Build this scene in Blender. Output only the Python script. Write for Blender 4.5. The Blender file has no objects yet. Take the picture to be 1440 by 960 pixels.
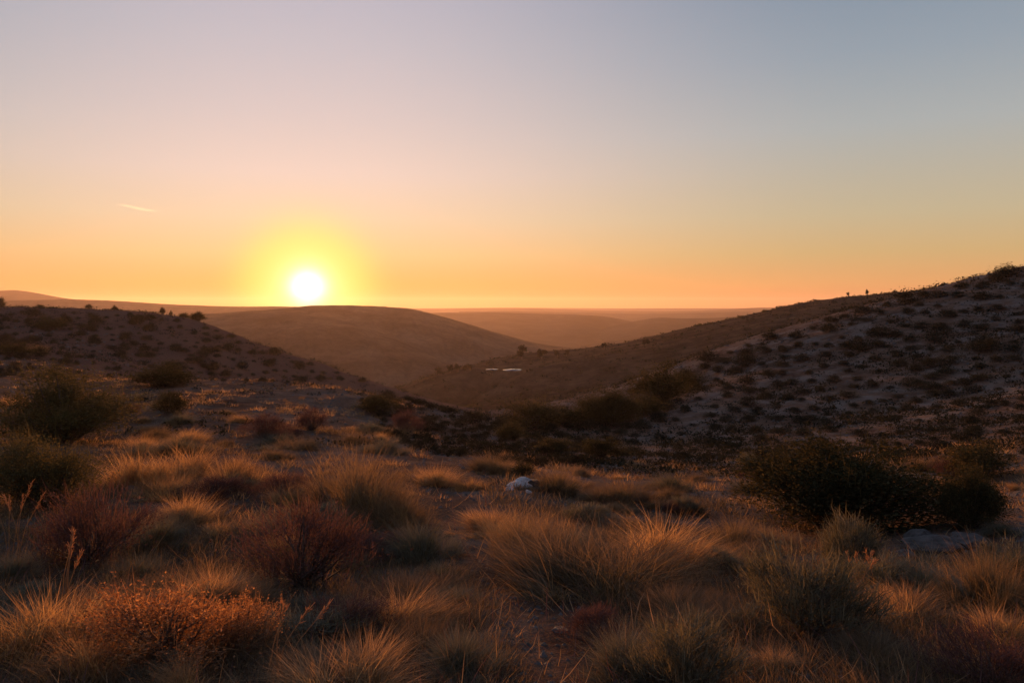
import bpy, bmesh, math, random
import numpy as np
from mathutils import Vector, Matrix

random.seed(7)
rng = np.random.default_rng(7)
R = math.radians
scene = bpy.context.scene
col = scene.collection

# ------------------------------------------------------------------ camera
F = 1130.0                                  # focal length in photo pixels (1440 wide)
PITCH = math.atan(50.0 / F)                 # looking slightly down
cam_d = bpy.data.cameras.new("camera")
cam_d.sensor_fit = 'HORIZONTAL'
cam_d.sensor_width = 36.0
cam_d.lens = 36.0 * F / 1440.0
cam_d.clip_start = 0.05
cam_d.clip_end = 60000.0
cam = bpy.data.objects.new("camera", cam_d)
cam.location = (0, 0, 0)                    # eye level is z = 0
cam.rotation_euler = (R(90) - PITCH, 0, 0)
col.objects.link(cam)
scene.camera = cam

# ------------------------------------------------------------------ sun and sky
SUN_AZ = math.atan((433 - 720) / F)
SUN_EL = R(2.4)
SUN_COL = (1.0, 0.42, 0.14)
SUN_STRENGTH = 5.0
sdir = Vector((math.sin(SUN_AZ) * math.cos(SUN_EL), math.cos(SUN_AZ) * math.cos(SUN_EL), math.sin(SUN_EL)))
GLOW_EL = math.atan((430 - 406) / F)
gdir = Vector((math.sin(SUN_AZ) * math.cos(GLOW_EL), math.cos(SUN_AZ) * math.cos(GLOW_EL), math.sin(GLOW_EL)))
sun_d = bpy.data.lights.new("sun", 'SUN')
sun_d.energy = SUN_STRENGTH
sun_d.angle = R(0.5)
sun_d.color = SUN_COL
sun = bpy.data.objects.new("sun", sun_d)
sun.rotation_euler = sdir.to_track_quat('Z', 'Y').to_euler()
sun.location = (-60, 200, 60)
col.objects.link(sun)

scene.view_settings.view_transform = 'Standard'
scene.view_settings.look = 'None'
scene.view_settings.exposure = 0.38
scene.view_settings.gamma = 1.0
scene.render.engine = 'CYCLES'
scene.cycles.use_denoising = True
scene.cycles.max_bounces = 6
scene.cycles.diffuse_bounces = 3
scene.cycles.transmission_bounces = 3
scene.cycles.transparent_max_bounces = 6
scene.cycles.volume_bounces = 0


def lin(*c):
    return tuple((v / 255.0 / 12.92) if v <= 10 else ((v / 255.0 + 0.055) / 1.055) ** 2.4 for v in c)


def N(nt, kind, **inp):
    n = nt.nodes.new(kind)
    for k, v in inp.items():
        n.inputs[k.replace('_', ' ')].default_value = v
    return n


def math_node(nt, op, a, b=None, c=None, clamp=False):
    n = nt.nodes.new('ShaderNodeMath')
    n.operation = op
    n.use_clamp = clamp
    for i, v in enumerate((a, b, c)):
        if v is None:
            continue
        if isinstance(v, (int, float)):
            n.inputs[i].default_value = v
        else:
            nt.links.new(v, n.inputs[i])
    return n.outputs[0]


def ramp(nt, fac, stops, interp='LINEAR'):
    n = nt.nodes.new('ShaderNodeValToRGB')
    n.color_ramp.interpolation = interp
    e = n.color_ramp.elements
    while len(e) < len(stops):
        e.new(0.5)
    for el, (p, c) in zip(e, stops):
        el.position = p
        el.color = (*c[:3], 1)
    nt.links.new(fac, n.inputs['Fac'])
    return n.outputs['Color']


def mix(nt, fac, a, b, blend='MIX'):
    n = nt.nodes.new('ShaderNodeMix')
    n.data_type = 'RGBA'
    n.blend_type = blend
    for sock, v in ((n.inputs[0], fac), (n.inputs[6], a), (n.inputs[7], b)):
        if isinstance(v, (int, float)):
            sock.default_value = v
        elif isinstance(v, tuple):
            sock.default_value = (*v[:3], 1)
        else:
            nt.links.new(v, sock)
    return n.outputs[2]


def build_world():
    w = bpy.data.worlds.new("World")
    scene.world = w
    w.use_nodes = True
    nt = w.node_tree
    nt.nodes.clear()
    out = nt.nodes.new('ShaderNodeOutputWorld')
    bg = nt.nodes.new('ShaderNodeBackground')
    bg.inputs['Strength'].default_value = 0.77
    nt.links.new(bg.outputs[0], out.inputs['Surface'])
    tc = nt.nodes.new('ShaderNodeTexCoord')
    sep = nt.nodes.new('ShaderNodeSeparateXYZ')
    nt.links.new(tc.outputs['Generated'], sep.inputs[0])
    X, Y, Z = sep.outputs
    el = math_node(nt, 'ARCSINE', Z)                                # elevation, radians
    elf = math_node(nt, 'MULTIPLY', el, 1.0 / R(90), clamp=True)
    # compass angle away from the sun
    sh = Vector((sdir.x, sdir.y)).normalized()
    hl = math_node(nt, 'SQRT', math_node(nt, 'ADD', math_node(nt, 'ADD', math_node(nt, 'MULTIPLY', X, X), math_node(nt, 'MULTIPLY', Y, Y)), 1e-6))
    ca = math_node(nt, 'DIVIDE', math_node(nt, 'ADD', math_node(nt, 'MULTIPLY', X, sh.x), math_node(nt, 'MULTIPLY', Y, sh.y)), hl)
    az = math_node(nt, 'ARCCOSINE', math_node(nt, 'MULTIPLY', ca, 0.99999))
    E = lambda deg: deg / 90.0
    near = ramp(nt, elf, [(E(0), lin(226, 128, 66)), (E(1.5), lin(246, 174, 96)), (E(3.5), lin(251, 203, 144)), (E(6.0), lin(246, 213, 178)),
                          (E(9), lin(240, 213, 199)), (E(13), lin(222, 204, 201)), (E(17.5), lin(204, 195, 201)), (E(22), lin(188, 184, 198)),
                          (E(40), lin(148, 162, 192)), (E(90), lin(112, 132, 172))])
    side = ramp(nt, elf, [(E(0), lin(226, 140, 84)), (E(1.5), lin(230, 168, 106)), (E(3.5), lin(212, 178, 124)), (E(6.0), lin(200, 184, 150)),
                          (E(11.5), lin(176, 180, 179)), (E(16), lin(153, 165, 176)), (E(21), lin(132, 149, 167)),
                          (E(40), lin(122, 140, 170)), (E(90), lin(112, 132, 172))])
    back = ramp(nt, elf, [(E(0), lin(140, 120, 124)), (E(6), lin(158, 128, 130)), (E(14), lin(146, 132, 144)), (E(30), lin(126, 132, 156)), (E(90), lin(112, 130, 166))])
    def smooth(a, lo, hi):
        n = nt.nodes.new('ShaderNodeMapRange')
        n.interpolation_type = 'SMOOTHSTEP'
        n.inputs['From Min'].default_value = lo
        n.inputs['From Max'].default_value = hi
        nt.links.new(a, n.inputs['Value'])
        return n.outputs['Result']
    c = mix(nt, smooth(az, R(1), R(39)), near, side)
    c = mix(nt, smooth(az, R(45), R(125)), c, back)
    # the sky model gives the physical share of the light (sun just above the horizon)
    sky = nt.nodes.new('ShaderNodeTexSky')
    sky.sky_type = 'NISHITA'
    sky.sun_disc = False
    sky.sun_elevation = SUN_EL
    sky.sun_rotation = SUN_AZ
    sky.air_density = 1.0
    sky.dust_density = 2.0
    sky.ozone_density = 1.0
    sc = nt.nodes.new('ShaderNodeVectorMath'); sc.operation = 'SCALE'
    nt.links.new(sky.outputs[0], sc.inputs[0]); sc.inputs['Scale'].default_value = 0.04
    c = mix(nt, 0.06, c, sc.outputs[0])
    # aureole round the sun
    dot = nt.nodes.new('ShaderNodeVectorMath'); dot.operation = 'DOT_PRODUCT'
    nt.links.new(tc.outputs['Generated'], dot.inputs[0]); dot.inputs[1].default_value = gdir
    ang = math_node(nt, 'ARCCOSINE', math_node(nt, 'MINIMUM', dot.outputs['Value'], 0.9999999))
    def gauss(sig):
        q = math_node(nt, 'DIVIDE', ang, R(sig))
        return math_node(nt, 'EXPONENT', math_node(nt, 'MULTIPLY', math_node(nt, 'MULTIPLY', q, q), -1.0))
    def add(c, g, colr):
        n = nt.nodes.new('ShaderNodeVectorMath'); n.operation = 'SCALE'
        n.inputs[0].default_value = colr
        nt.links.new(g, n.inputs['Scale'])
        return mix(nt, 1.0, c, n.outputs[0], 'ADD')
    q = math_node(nt, 'POWER', math_node(nt, 'DIVIDE', ang, R(4.3)), 3.4)
    halo = math_node(nt, 'MULTIPLY', math_node(nt, 'EXPONENT', math_node(nt, 'MULTIPLY', q, -1.0)), 0.93, clamp=True)
    c = mix(nt, halo, c, (1.0, 0.97, 0.17))
    c = add(c, gauss(1.9), (0.2, 0.25, 0.45))
    c = add(c, gauss(0.95), (1.5, 1.5, 1.9))
    nt.links.new(c, bg.inputs['Color'])


build_world()

# ------------------------------------------------------------------ helpers: noise, terrain, meshes

def _hash(ix, iy, seed):
    h = (ix.astype(np.int64) * 374761393 + iy.astype(np.int64) * 668265263 + seed * 974711) & 0xffffffff
    h = ((h ^ (h >> 13)) * 1274126177) & 0xffffffff
    h = h ^ (h >> 16)
    return (h & 0xffffff) / float(0xffffff)


def vnoise(x, y, seed=0):
    x = np.asarray(x, float); y = np.asarray(y, float)
    ix = np.floor(x); iy = np.floor(y)
    fx = x - ix; fy = y - iy
    fx = fx * fx * fx * (fx * (fx * 6 - 15) + 10); fy = fy * fy * fy * (fy * (fy * 6 - 15) + 10)
    a = _hash(ix, iy, seed); b = _hash(ix + 1, iy, seed); c = _hash(ix, iy + 1, seed); d = _hash(ix + 1, iy + 1, seed)
    return (a + (b - a) * fx) * (1 - fy) + (c + (d - c) * fx) * fy


def fbm(x, y, octaves=4, seed=0):
    s = 0; amp = 0.5; tot = 0
    for i in range(octaves):
        s = s + amp * (vnoise(x, y, seed + i * 17) * 2 - 1); tot += amp
        x = x * 2.03 + 11.7; y = y * 2.03 - 5.1; amp *= 0.5
    return s / tot


def at(px, py, d):
    """A point seen in the direction (px, py) of the photograph at ground distance d."""
    u = (px - 720) / F; v = (480 - py) / F
    y = math.cos(PITCH) + math.sin(PITCH) * v
    z = -math.sin(PITCH) + math.cos(PITCH) * v
    return np.array((u / y * d, d, z / y * d))


class Spline:
    """thin-plate surface through survey points"""
    def __init__(self, pts, scale, smooth=1e-3):
        P = np.array(pts, float); self.s = scale
        self.c = P[:, :2] / scale
        n = len(P)
        K = self._k(np.linalg.norm(self.c[:, None] - self.c[None], axis=2)) + np.eye(n) * smooth
        Q = np.hstack([np.ones((n, 1)), self.c])
        A = np.block([[K, Q], [Q.T, np.zeros((3, 3))]])
        self.w = np.linalg.solve(A, np.concatenate([P[:, 2], np.zeros(3)]))

    @staticmethod
    def _k(r):
        return r * r * np.log(r + 1e-9)

    def __call__(self, x, y):
        x = np.asarray(x, float).ravel() / self.s; y = np.asarray(y, float).ravel() / self.s
        z = self.w[-3] + self.w[-2] * x + self.w[-1] * y
        for (cx, cy), w in zip(self.c, self.w):
            z = z + w * self._k(np.hypot(x - cx, y - cy))
        return z


near_px = [
    (-200, 960, 3.3), (0, 950, 3.4), (360, 955, 3.4), (720, 962, 3.4), (1080, 970, 3.4), (1440, 965, 3.4), (1640, 960, 3.4),
    (0, 785, 6), (240, 790, 6), (480, 795, 6), (720, 799, 6), (960, 803, 6), (1200, 815, 6), (1440, 805, 6),
    (-100, 655, 11), (120, 660, 11), (300, 664, 11), (480, 672, 11), (735, 684, 11), (900, 692, 11.5), (1050, 712, 10.5), (1200, 730, 9.5), (1440, 715, 9),
    (0, 596, 18), (160, 596, 19), (240, 590, 20), (400, 600, 20), (480, 606, 20), (560, 607, 20),
    (120, 550, 30), (240, 552, 30), (360, 550, 30), (480, 556, 30), (560, 566, 30),
    (300, 538, 38), (400, 540, 38), (200, 537, 38), (480, 549, 37), (560, 562, 35),
    (480, 590, 50), (380, 575, 52), (280, 545, 52),
    (0, 560, 24), (-150, 540, 24), (0, 505, 45), (0, 462, 70), (0, 433, 95), (-150, 425, 95), (0, 470, 130),
    (120, 505, 52), (120, 465, 75), (120, 436, 100), (120, 470, 140),
    (240, 490, 75), (240, 443, 105), (240, 480, 145), (300, 502, 80), (300, 458, 108), (350, 479, 110), (400, 497, 110), (450, 511, 110), (520, 537, 108),
    (400, 530, 90), (350, 545, 75), (450, 560, 85), (400, 540, 150),
    (640, 620, 23), (640, 580, 35), (700, 655, 14), (700, 606, 32), (800, 650, 18), (800, 620, 32), (720, 595, 60), (850, 596, 58),
    (700, 590, 100), (640, 590, 150), (800, 590, 100), (560, 580, 70),
    (900, 650, 20), (900, 628, 28), (950, 592, 37), (980, 552, 47), (900, 547, 62), (980, 509, 61), (1090, 471, 62), (1200, 440, 64), (1290, 415, 66),
    (1340, 404, 66), (1440, 380, 66), (1640, 340, 66), (1440, 420, 95), (1290, 450, 95), (1090, 500, 95), (980, 540, 95), (1440, 470, 150), (1100, 520, 150),
    (1200, 685, 14), (1200, 632, 22), (1200, 598, 30), (1200, 520, 45), (1300, 555, 36), (1440, 645, 14), (1440, 585, 25), (1440, 500, 39), (1440, 440, 52),
    (1640, 560, 25), (1640, 400, 52), (1050, 640, 22), (1050, 575, 38),
]
NEAR = Spline([at(*p) for p in near_px] + [(-8, -14, -1.0), (0, -25, -0.6), (10, -14, -1.2), (-30, -20, -0.2), (30, -20, -1.5), (-40, 8, -1.6), (35, 8, -1.5),
                                           (0, 0, -1.5), (-3, 1, -1.42), (3, 1, -1.55)], 20.0, 2e-3)
mid_px = [
    (560, 547, 250), (600, 531, 246), (640, 521.5, 243), (680, 519, 240), (718, 518, 240), (718, 519, 234), (685, 520, 234), (790, 518, 238), (750, 518, 244), (690, 515, 250),
    (600, 562, 215), (650, 546, 222), (640, 572, 195), (560, 580, 215),
    (660, 560, 203), (700, 539, 214), (740, 525, 224), (770, 519.5, 230),
    (700, 565, 180), (760, 560, 175), (800, 540, 200), (850, 552, 170), (900, 530, 180), (950, 510, 190), (1000, 490, 200), (1100, 462, 210), (1250, 432, 220), (1440, 425, 220),
    (700, 503, 292), (740, 498, 300), (800, 494, 300), (850, 488, 295), (900, 478, 290), (960, 462, 285), (1020, 450, 280), (1080, 436, 275), (1180, 418, 270), (1300, 408, 265), (1440, 399, 265), (1640, 395, 265),
    (740, 520, 400), (900, 510, 400), (1080, 480, 400), (1300, 450, 400), (1640, 440, 400), (640, 540, 330), (560, 560, 330), (480, 575, 250), (400, 575, 250),
    (690, 566, 222), (720, 550, 228), (748, 540, 232), (660, 572, 214), (640, 600, 140), (760, 600, 130), (900, 570, 125), (1100, 520, 130), (1440, 500, 120), (500, 600, 180),
]
MID = Spline([at(*p) for p in mid_px], 100.0, 1e-3)


def near_z(x, y):
    x = np.asarray(x, float).ravel(); y = np.asarray(y, float).ravel()
    d = np.hypot(x, y)
    z = NEAR(x, y)
    a = np.clip((d - 1.5) / 6, 0.15, 1)
    z = z + a * (0.10 * fbm(x / 2.6, y / 2.6, 3, 3) + 0.035 * fbm(x / 0.55, y / 0.55, 3, 9))
    far = np.clip((d - 18) / 30, 0, 1)
    z = z + far * (0.2 * fbm(x / 7.0, y / 7.0, 3, 21) + 0.13 * np.abs(fbm(x / 1.8, y / 1.8, 2, 25)))
    return z


PONDS = [(721, 518.2, 26, 8.5), (692, 518.2, 15, 4.5), (785, 518.2, 15, 2.4)]   # direction, width, half depth in metres
POND_AT = [(at(px, py, 240), w / 2 * 240 / F, dep) for px, py, w, dep in PONDS]


def mid_z(x, y):
    x = np.asarray(x, float).ravel(); y = np.asarray(y, float).ravel()
    z = MID(x, y)
    r = np.clip(np.hypot(x - 0, y - 240) / 30 - 0.6, 0, 1)
    z = z + r * (0.7 * fbm(x / 26, y / 26, 3, 5) + 0.25 * fbm(x / 5, y / 5, 2, 6))
    F_ = np.zeros_like(z); I_ = np.zeros_like(z)
    for c, rx, ry in POND_AT:                       # level ground with a shallow basin for each pond
        q = np.hypot((x - c[0]) / (rx + 2.5), (y - c[1]) / (ry + 3.5))
        f = np.clip((2.1 - q) / 1.0, 0, 1)
        F_ = np.maximum(F_, f * f * (3 - 2 * f))
        I_ = np.maximum(I_, np.clip((1.0 - np.hypot((x - c[0]) / (rx + .6), (y - c[1]) / (ry + .6))) * 6, 0, 1))
    return z * (1 - F_) + (POND_AT[0][0][2] - .45 * I_) * F_


def spot(px, py, surf=None, lo=2.0, hi=175.0):
    """where the view direction meets the land"""
    surf = surf or near_z
    u = at(px, py, 1.0)
    d = np.exp(np.linspace(math.log(lo), math.log(hi), 1400))
    diff = u[2] * d - surf(u[0] * d, d)
    k = np.where(diff < 0)[0]
    i = int(k[0]) if len(k) else len(d) - 1
    dd = d[i]
    return np.array((u[0] * dd, dd, float(surf(u[0] * dd, dd)[0])))


def new_mesh(name, verts, faces, mats=(), tint=None, smooth=False, mat_idx=None):
    """faces: (n,3) or (n,4) array"""
    verts = np.asarray(verts, np.float32); faces = np.asarray(faces, np.int32)
    me = bpy.data.meshes.new(name)
    nv = len(verts); nf, k = faces.shape
    me.vertices.add(nv)
    me.vertices.foreach_set('co', verts.ravel())
    me.loops.add(nf * k)
    me.loops.foreach_set('vertex_index', faces.ravel())
    me.polygons.add(nf)
    me.polygons.foreach_set('loop_start', np.arange(0, nf * k, k, dtype=np.int32))
    me.polygons.foreach_set('loop_total', np.full(nf, k, np.int32))
    if smooth:
        me.polygons.foreach_set('use_smooth', np.ones(nf, bool))
    if mat_idx is not None:
        me.polygons.foreach_set('material_index', np.asarray(mat_idx, np.int32))
    for m in mats:
        me.materials.append(m)
    if tint is not None:
        a = me.attributes.new('tint', 'FLOAT', 'POINT')
        a.data.foreach_set('value', np.asarray(tint, np.float32))
    me.update(calc_edges=True)
    return me


def link(name, me, parent=None, loc=(0, 0, 0)):
    o = bpy.data.objects.new(name, me)
    o.location = loc
    if parent:
        o.parent = parent
    col.objects.link(o)
    return o


def tag(o, label=None, cat=None, group=None, kind=None):
    if label: o['label'] = label
    if cat: o['category'] = cat
    if group: o['group'] = group
    if kind: o['kind'] = kind
    return o


def grid_faces(nu, nv):
    i = np.arange(nu - 1)[:, None] * nv + np.arange(nv - 1)[None]
    i = i.ravel()
    return np.stack([i, i + nv, i + nv + 1, i + 1], 1)

# ------------------------------------------------------------------ materials

def new_mat(name):
    m = bpy.data.materials.new(name)
    m.use_nodes = True
    nt = m.node_tree
    nt.nodes.clear()
    out = nt.nodes.new('ShaderNodeOutputMaterial')
    return m, nt, out


def noise(nt, co, scale, detail=4, rough=0.6):
    n = nt.nodes.new('ShaderNodeTexNoise')
    n.inputs['Scale'].default_value = scale
    n.inputs['Detail'].default_value = detail
    n.inputs['Roughness'].default_value = rough
    nt.links.new(co, n.inputs['Vector'])
    return n.outputs['Fac']


def soil(name, dark, midc, pale, s1, s2, s3, bump=0.4, bdist=0.05, patch=None):
    m, nt, out = new_mat(name)
    geo = nt.nodes.new('ShaderNodeNewGeometry')
    co = geo.outputs['Position']
    n1 = noise(nt, co, s1, 5); n2 = noise(nt, co, s2, 6, 0.65); n3 = noise(nt, co, s3, 5, 0.7)
    c = ramp(nt, n2, [(0.34, dark), (0.5, midc), (0.66, pale)])
    c2 = ramp(nt, n1, [(0.35, dark), (0.6, pale)])
    c = mix(nt, 0.4, c, c2)
    if patch:
        pcol, pscale, lo, hi = patch
        f = ramp(nt, noise(nt, co, pscale, 5, 0.7), [(lo, (0, 0, 0)), (hi, (1, 1, 1))])
        # stony ground lies to the right of the valley and thins out to the left
        sx = nt.nodes.new('ShaderNodeSeparateXYZ'); nt.links.new(co, sx.inputs[0])
        mr = nt.nodes.new('ShaderNodeMapRange'); mr.interpolation_type = 'SMOOTHSTEP'
        mr.inputs['From Min'].default_value = -14; mr.inputs['From Max'].default_value = 10; mr.inputs['To Min'].default_value = 0.15
        nt.links.new(sx.outputs[0], mr.inputs['Value'])
        c = mix(nt, math_node(nt, 'MULTIPLY', f, mr.outputs['Result']), c, pcol)
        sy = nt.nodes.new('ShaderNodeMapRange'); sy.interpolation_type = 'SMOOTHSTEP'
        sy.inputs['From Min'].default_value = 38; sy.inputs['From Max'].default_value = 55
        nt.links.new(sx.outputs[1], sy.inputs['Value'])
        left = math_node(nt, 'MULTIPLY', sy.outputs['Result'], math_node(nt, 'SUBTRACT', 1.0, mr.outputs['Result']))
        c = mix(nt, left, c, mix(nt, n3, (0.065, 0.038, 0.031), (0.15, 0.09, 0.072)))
    c = mix(nt, 0.35, c, ramp(nt, n3, [(0.3, (0.35, 0.35, 0.35)), (0.7, (1.25, 1.22, 1.18))]), 'MULTIPLY')
    b = nt.nodes.new('ShaderNodeBump')
    b.inputs['Strength'].default_value = bump
    b.inputs['Distance'].default_value = bdist
    nt.links.new(math_node(nt, 'ADD', n3, math_node(nt, 'MULTIPLY', n2, 2.0)), b.inputs['Height'])
    d = nt.nodes.new('ShaderNodeBsdfDiffuse')
    nt.links.new(c, d.inputs['Color']); nt.links.new(b.outputs[0], d.inputs['Normal'])
    nt.links.new(d.outputs[0], out.inputs['Surface'])
    return m


def leafy(name, dark, light, trans=0.45, warm=(1.25, 0.95, 0.55)):
    """thin plant tissue: reflects and lets light through; each blade has its own tint"""
    m, nt, out = new_mat(name)
    at_ = nt.nodes.new('ShaderNodeAttribute'); at_.attribute_name = 'tint'
    oi = nt.nodes.new('ShaderNodeObjectInfo')
    f = math_node(nt, 'ADD', at_.outputs['Fac'], math_node(nt, 'MULTIPLY', math_node(nt, 'SUBTRACT', oi.outputs['Random'], 0.5), 0.35), clamp=True)
    c = mix(nt, f, dark, light)
    d = nt.nodes.new('ShaderNodeBsdfDiffuse'); nt.links.new(c, d.inputs['Color'])
    t = nt.nodes.new('ShaderNodeBsdfTranslucent')
    tcx = mix(nt, 1.0, c, warm, 'MULTIPLY')
    nt.links.new(tcx, t.inputs['Color'])
    s = nt.nodes.new('ShaderNodeMixShader'); s.inputs[0].default_value = trans
    nt.links.new(d.outputs[0], s.inputs[1]); nt.links.new(t.outputs[0], s.inputs[2])
    nt.links.new(s.outputs[0], out.inputs['Surface'])
    return m


def plain(name, c1, c2, scale=8.0, rough=0.85, bump=0.3):
    m, nt, out = new_mat(name)
    tc = nt.nodes.new('ShaderNodeTexCoord')
    n = noise(nt, tc.outputs['Object'], scale, 6, 0.65)
    c = ramp(nt, n, [(0.32, c1), (0.68, c2)])
    p = nt.nodes.new('ShaderNodeBsdfPrincipled')
    nt.links.new(c, p.inputs['Base Color']); p.inputs['Roughness'].default_value = rough
    b = nt.nodes.new('ShaderNodeBump'); b.inputs['Strength'].default_value = bump; b.inputs['Distance'].default_value = 0.02
    nt.links.new(n, b.inputs['Height']); nt.links.new(b.outputs[0], p.inputs['Normal'])
    nt.links.new(p.outputs[0], out.inputs['Surface'])
    return m


M = {}
M['ground'] = soil('sandy_ground', (0.065, 0.038, 0.027), (0.118, 0.072, 0.05), (0.19, 0.128, 0.092), 0.22, 1.7, 14.0, 0.8, 0.08,
                   patch=((0.178, 0.145, 0.124), 0.5, 0.47, 0.62))
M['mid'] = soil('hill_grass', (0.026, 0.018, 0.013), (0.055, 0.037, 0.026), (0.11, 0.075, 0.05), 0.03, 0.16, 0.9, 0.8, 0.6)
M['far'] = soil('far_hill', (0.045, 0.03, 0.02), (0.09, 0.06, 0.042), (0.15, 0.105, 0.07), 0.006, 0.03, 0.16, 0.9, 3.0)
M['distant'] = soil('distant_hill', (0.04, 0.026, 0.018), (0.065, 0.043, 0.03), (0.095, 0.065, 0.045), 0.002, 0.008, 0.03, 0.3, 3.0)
M['straw'] = leafy('straw_blade', (0.17, 0.112, 0.065), (0.58, 0.42, 0.245), 0.58)
M['olivegrass'] = leafy('olive_blade', (0.075, 0.06, 0.04), (0.28, 0.215, 0.14), 0.46)
M['greygreen'] = leafy('grey_green_blade', (0.065, 0.07, 0.052), (0.225, 0.22, 0.16), 0.36)
M['maroon'] = leafy('maroon_twig', (0.052, 0.031, 0.032), (0.15, 0.09, 0.084), 0.35)
M['rust'] = leafy('rust_leaf', (0.15, 0.065, 0.036), (0.56, 0.33, 0.17), 0.5)
M['darkleaf'] = leafy('dark_leaf', (0.026, 0.029, 0.015), (0.10, 0.086, 0.044), 0.35)
M['oliveleaf'] = leafy('olive_leaf', (0.04, 0.042, 0.02), (0.13, 0.115, 0.055), 0.38)
M['scrub'] = leafy('scrub_leaf', (0.015, 0.018, 0.012), (0.056, 0.054, 0.036), 0.2)
M['bark'] = plain('bark', (0.05, 0.035, 0.025), (0.13, 0.095, 0.07), 20)
M['stalk'] = leafy('dry_stalk', (0.18, 0.11, 0.055), (0.36, 0.25, 0.14), 0.35)
M['palerock'] = plain('pale_rock', (0.22, 0.21, 0.205), (0.52, 0.50, 0.48), 6)
M['greyrock'] = plain('grey_rock', (0.022, 0.02, 0.018), (0.095, 0.084, 0.077), 4.5, 0.95, 1.0)
M['darkrock'] = plain('dark_rock', (0.025, 0.023, 0.022), (0.07, 0.064, 0.06), 5, 0.9, 0.5)


def water_mat():
    m, nt, out = new_mat('pond_water')
    p = nt.nodes.new('ShaderNodeBsdfPrincipled')
    p.inputs['Base Color'].default_value = (0.02, 0.025, 0.03, 1)
    p.inputs['Roughness'].default_value = 0.03
    p.inputs['IOR'].default_value = 1.33
    nt.links.new(p.outputs[0], out.inputs['Surface'])
    return m


M['water'] = water_mat()

# ------------------------------------------------------------------ land

def sheet(name, xs, ys, zfun, mat):
    XX, YY = np.meshgrid(xs, ys, indexing='ij')
    Z = zfun(XX, YY)
    v = np.stack([XX.ravel(), YY.ravel(), Z], 1)
    o = link(name, new_mesh(name, v, grid_faces(len(xs), len(ys)), [mat], smooth=True))
    return tag(o, kind='structure')


def warp(lo, hi, n, k):
    a = math.asinh(lo / k); b = math.asinh(hi / k)
    return k * np.sinh(np.linspace(a, b, n))


sheet('ground', warp(-130, 120, 470, 4.0), 2 + warp(-28, 165, 520, 5.0), near_z, M['ground'])
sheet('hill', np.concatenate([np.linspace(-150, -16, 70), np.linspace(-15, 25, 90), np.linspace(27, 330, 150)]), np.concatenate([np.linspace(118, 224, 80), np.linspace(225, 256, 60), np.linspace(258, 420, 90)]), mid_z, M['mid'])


def ridge_hill(name, pts, front, fdrop, back, bdrop, mat, seed, nu=240, nv=60, rough=1.0, power=1.0):
    """a long hill: its crest runs through the points, slopes fall to front and back"""
    W = np.array([at(*p) for p in pts])
    t = np.linspace(0, 1, nu)
    s = np.linspace(0, 1, len(pts))
    Cx = np.stack([np.interp(t, s, W[:, k]) for k in range(3)], 1)
    k = max(3, nu // len(pts)) | 1
    ker = np.hanning(k + 2)[1:-1]; ker /= ker.sum()
    P = np.pad(Cx, ((k // 2, k // 2), (0, 0)), 'edge')
    Cx = np.stack([np.convolve(P[:, j], ker, 'valid') for j in range(3)], 1)
    q = np.concatenate([-np.linspace(1, 0, nv)[:-1] ** 1.4, np.linspace(0, 1, nv // 2) ** 1.4])
    ax = Cx[:, :2] / np.linalg.norm(Cx[:, :2], axis=1, keepdims=True)
    V = np.zeros((nu, len(q), 3))
    for j, v in enumerate(q):
        L = front if v < 0 else back
        drop = (fdrop if v < 0 else bdrop) * (0.5 - 0.5 * math.cos(math.pi * abs(v) ** power))
        V[:, j, 0] = Cx[:, 0] + ax[:, 0] * L * v
        V[:, j, 1] = Cx[:, 1] + ax[:, 1] * L * v
        n1 = fbm(V[:, j, 0] / (front * .35), V[:, j, 1] / (front * .7), 4, seed)
        n2 = fbm(V[:, j, 0] / (front * .05), V[:, j, 1] / (front * .08), 3, seed + 3)
        amp = min(1, abs(v) * 3)
        gul = (1 - np.abs(fbm(t * nu / 9.0 + v * .6, np.full(nu, v * 1.3), 3, seed + 8))) ** 5
        V[:, j, 2] = Cx[:, 2] - drop + rough * (amp * fdrop * 0.16 * n1 - amp * fdrop * (.03 if mat is M['far'] else 0) * gul + fdrop * 0.012 * n2 * (0.35 + amp))
    o = link(name, new_mesh(name, V.reshape(-1, 3), grid_faces(nu, len(q)), [mat], smooth=True))
    return tag(o, kind='structure')


# the long hill below the sun, then the ridges behind it
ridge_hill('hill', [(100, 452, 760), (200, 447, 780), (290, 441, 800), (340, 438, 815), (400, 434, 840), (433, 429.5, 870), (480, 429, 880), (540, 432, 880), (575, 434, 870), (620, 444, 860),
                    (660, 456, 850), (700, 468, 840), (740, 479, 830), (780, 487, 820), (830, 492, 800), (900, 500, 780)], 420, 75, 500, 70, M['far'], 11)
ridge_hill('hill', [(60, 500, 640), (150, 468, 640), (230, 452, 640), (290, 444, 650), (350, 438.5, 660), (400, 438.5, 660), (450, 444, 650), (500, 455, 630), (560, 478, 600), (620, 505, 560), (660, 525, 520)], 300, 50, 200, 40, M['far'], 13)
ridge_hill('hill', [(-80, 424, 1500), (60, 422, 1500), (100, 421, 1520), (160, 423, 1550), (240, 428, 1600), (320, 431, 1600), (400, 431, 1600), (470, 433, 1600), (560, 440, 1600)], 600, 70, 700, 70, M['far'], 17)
ridge_hill('mountain', [(-320, 424, 2500), (-160, 415, 2500), (-40, 412, 2500), (18, 407.5, 2500), (45, 411, 2500), (90, 419.5, 2500), (150, 425, 2500), (300, 432, 2500)], 700, 90, 800, 90, M['distant'], 19)
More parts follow.
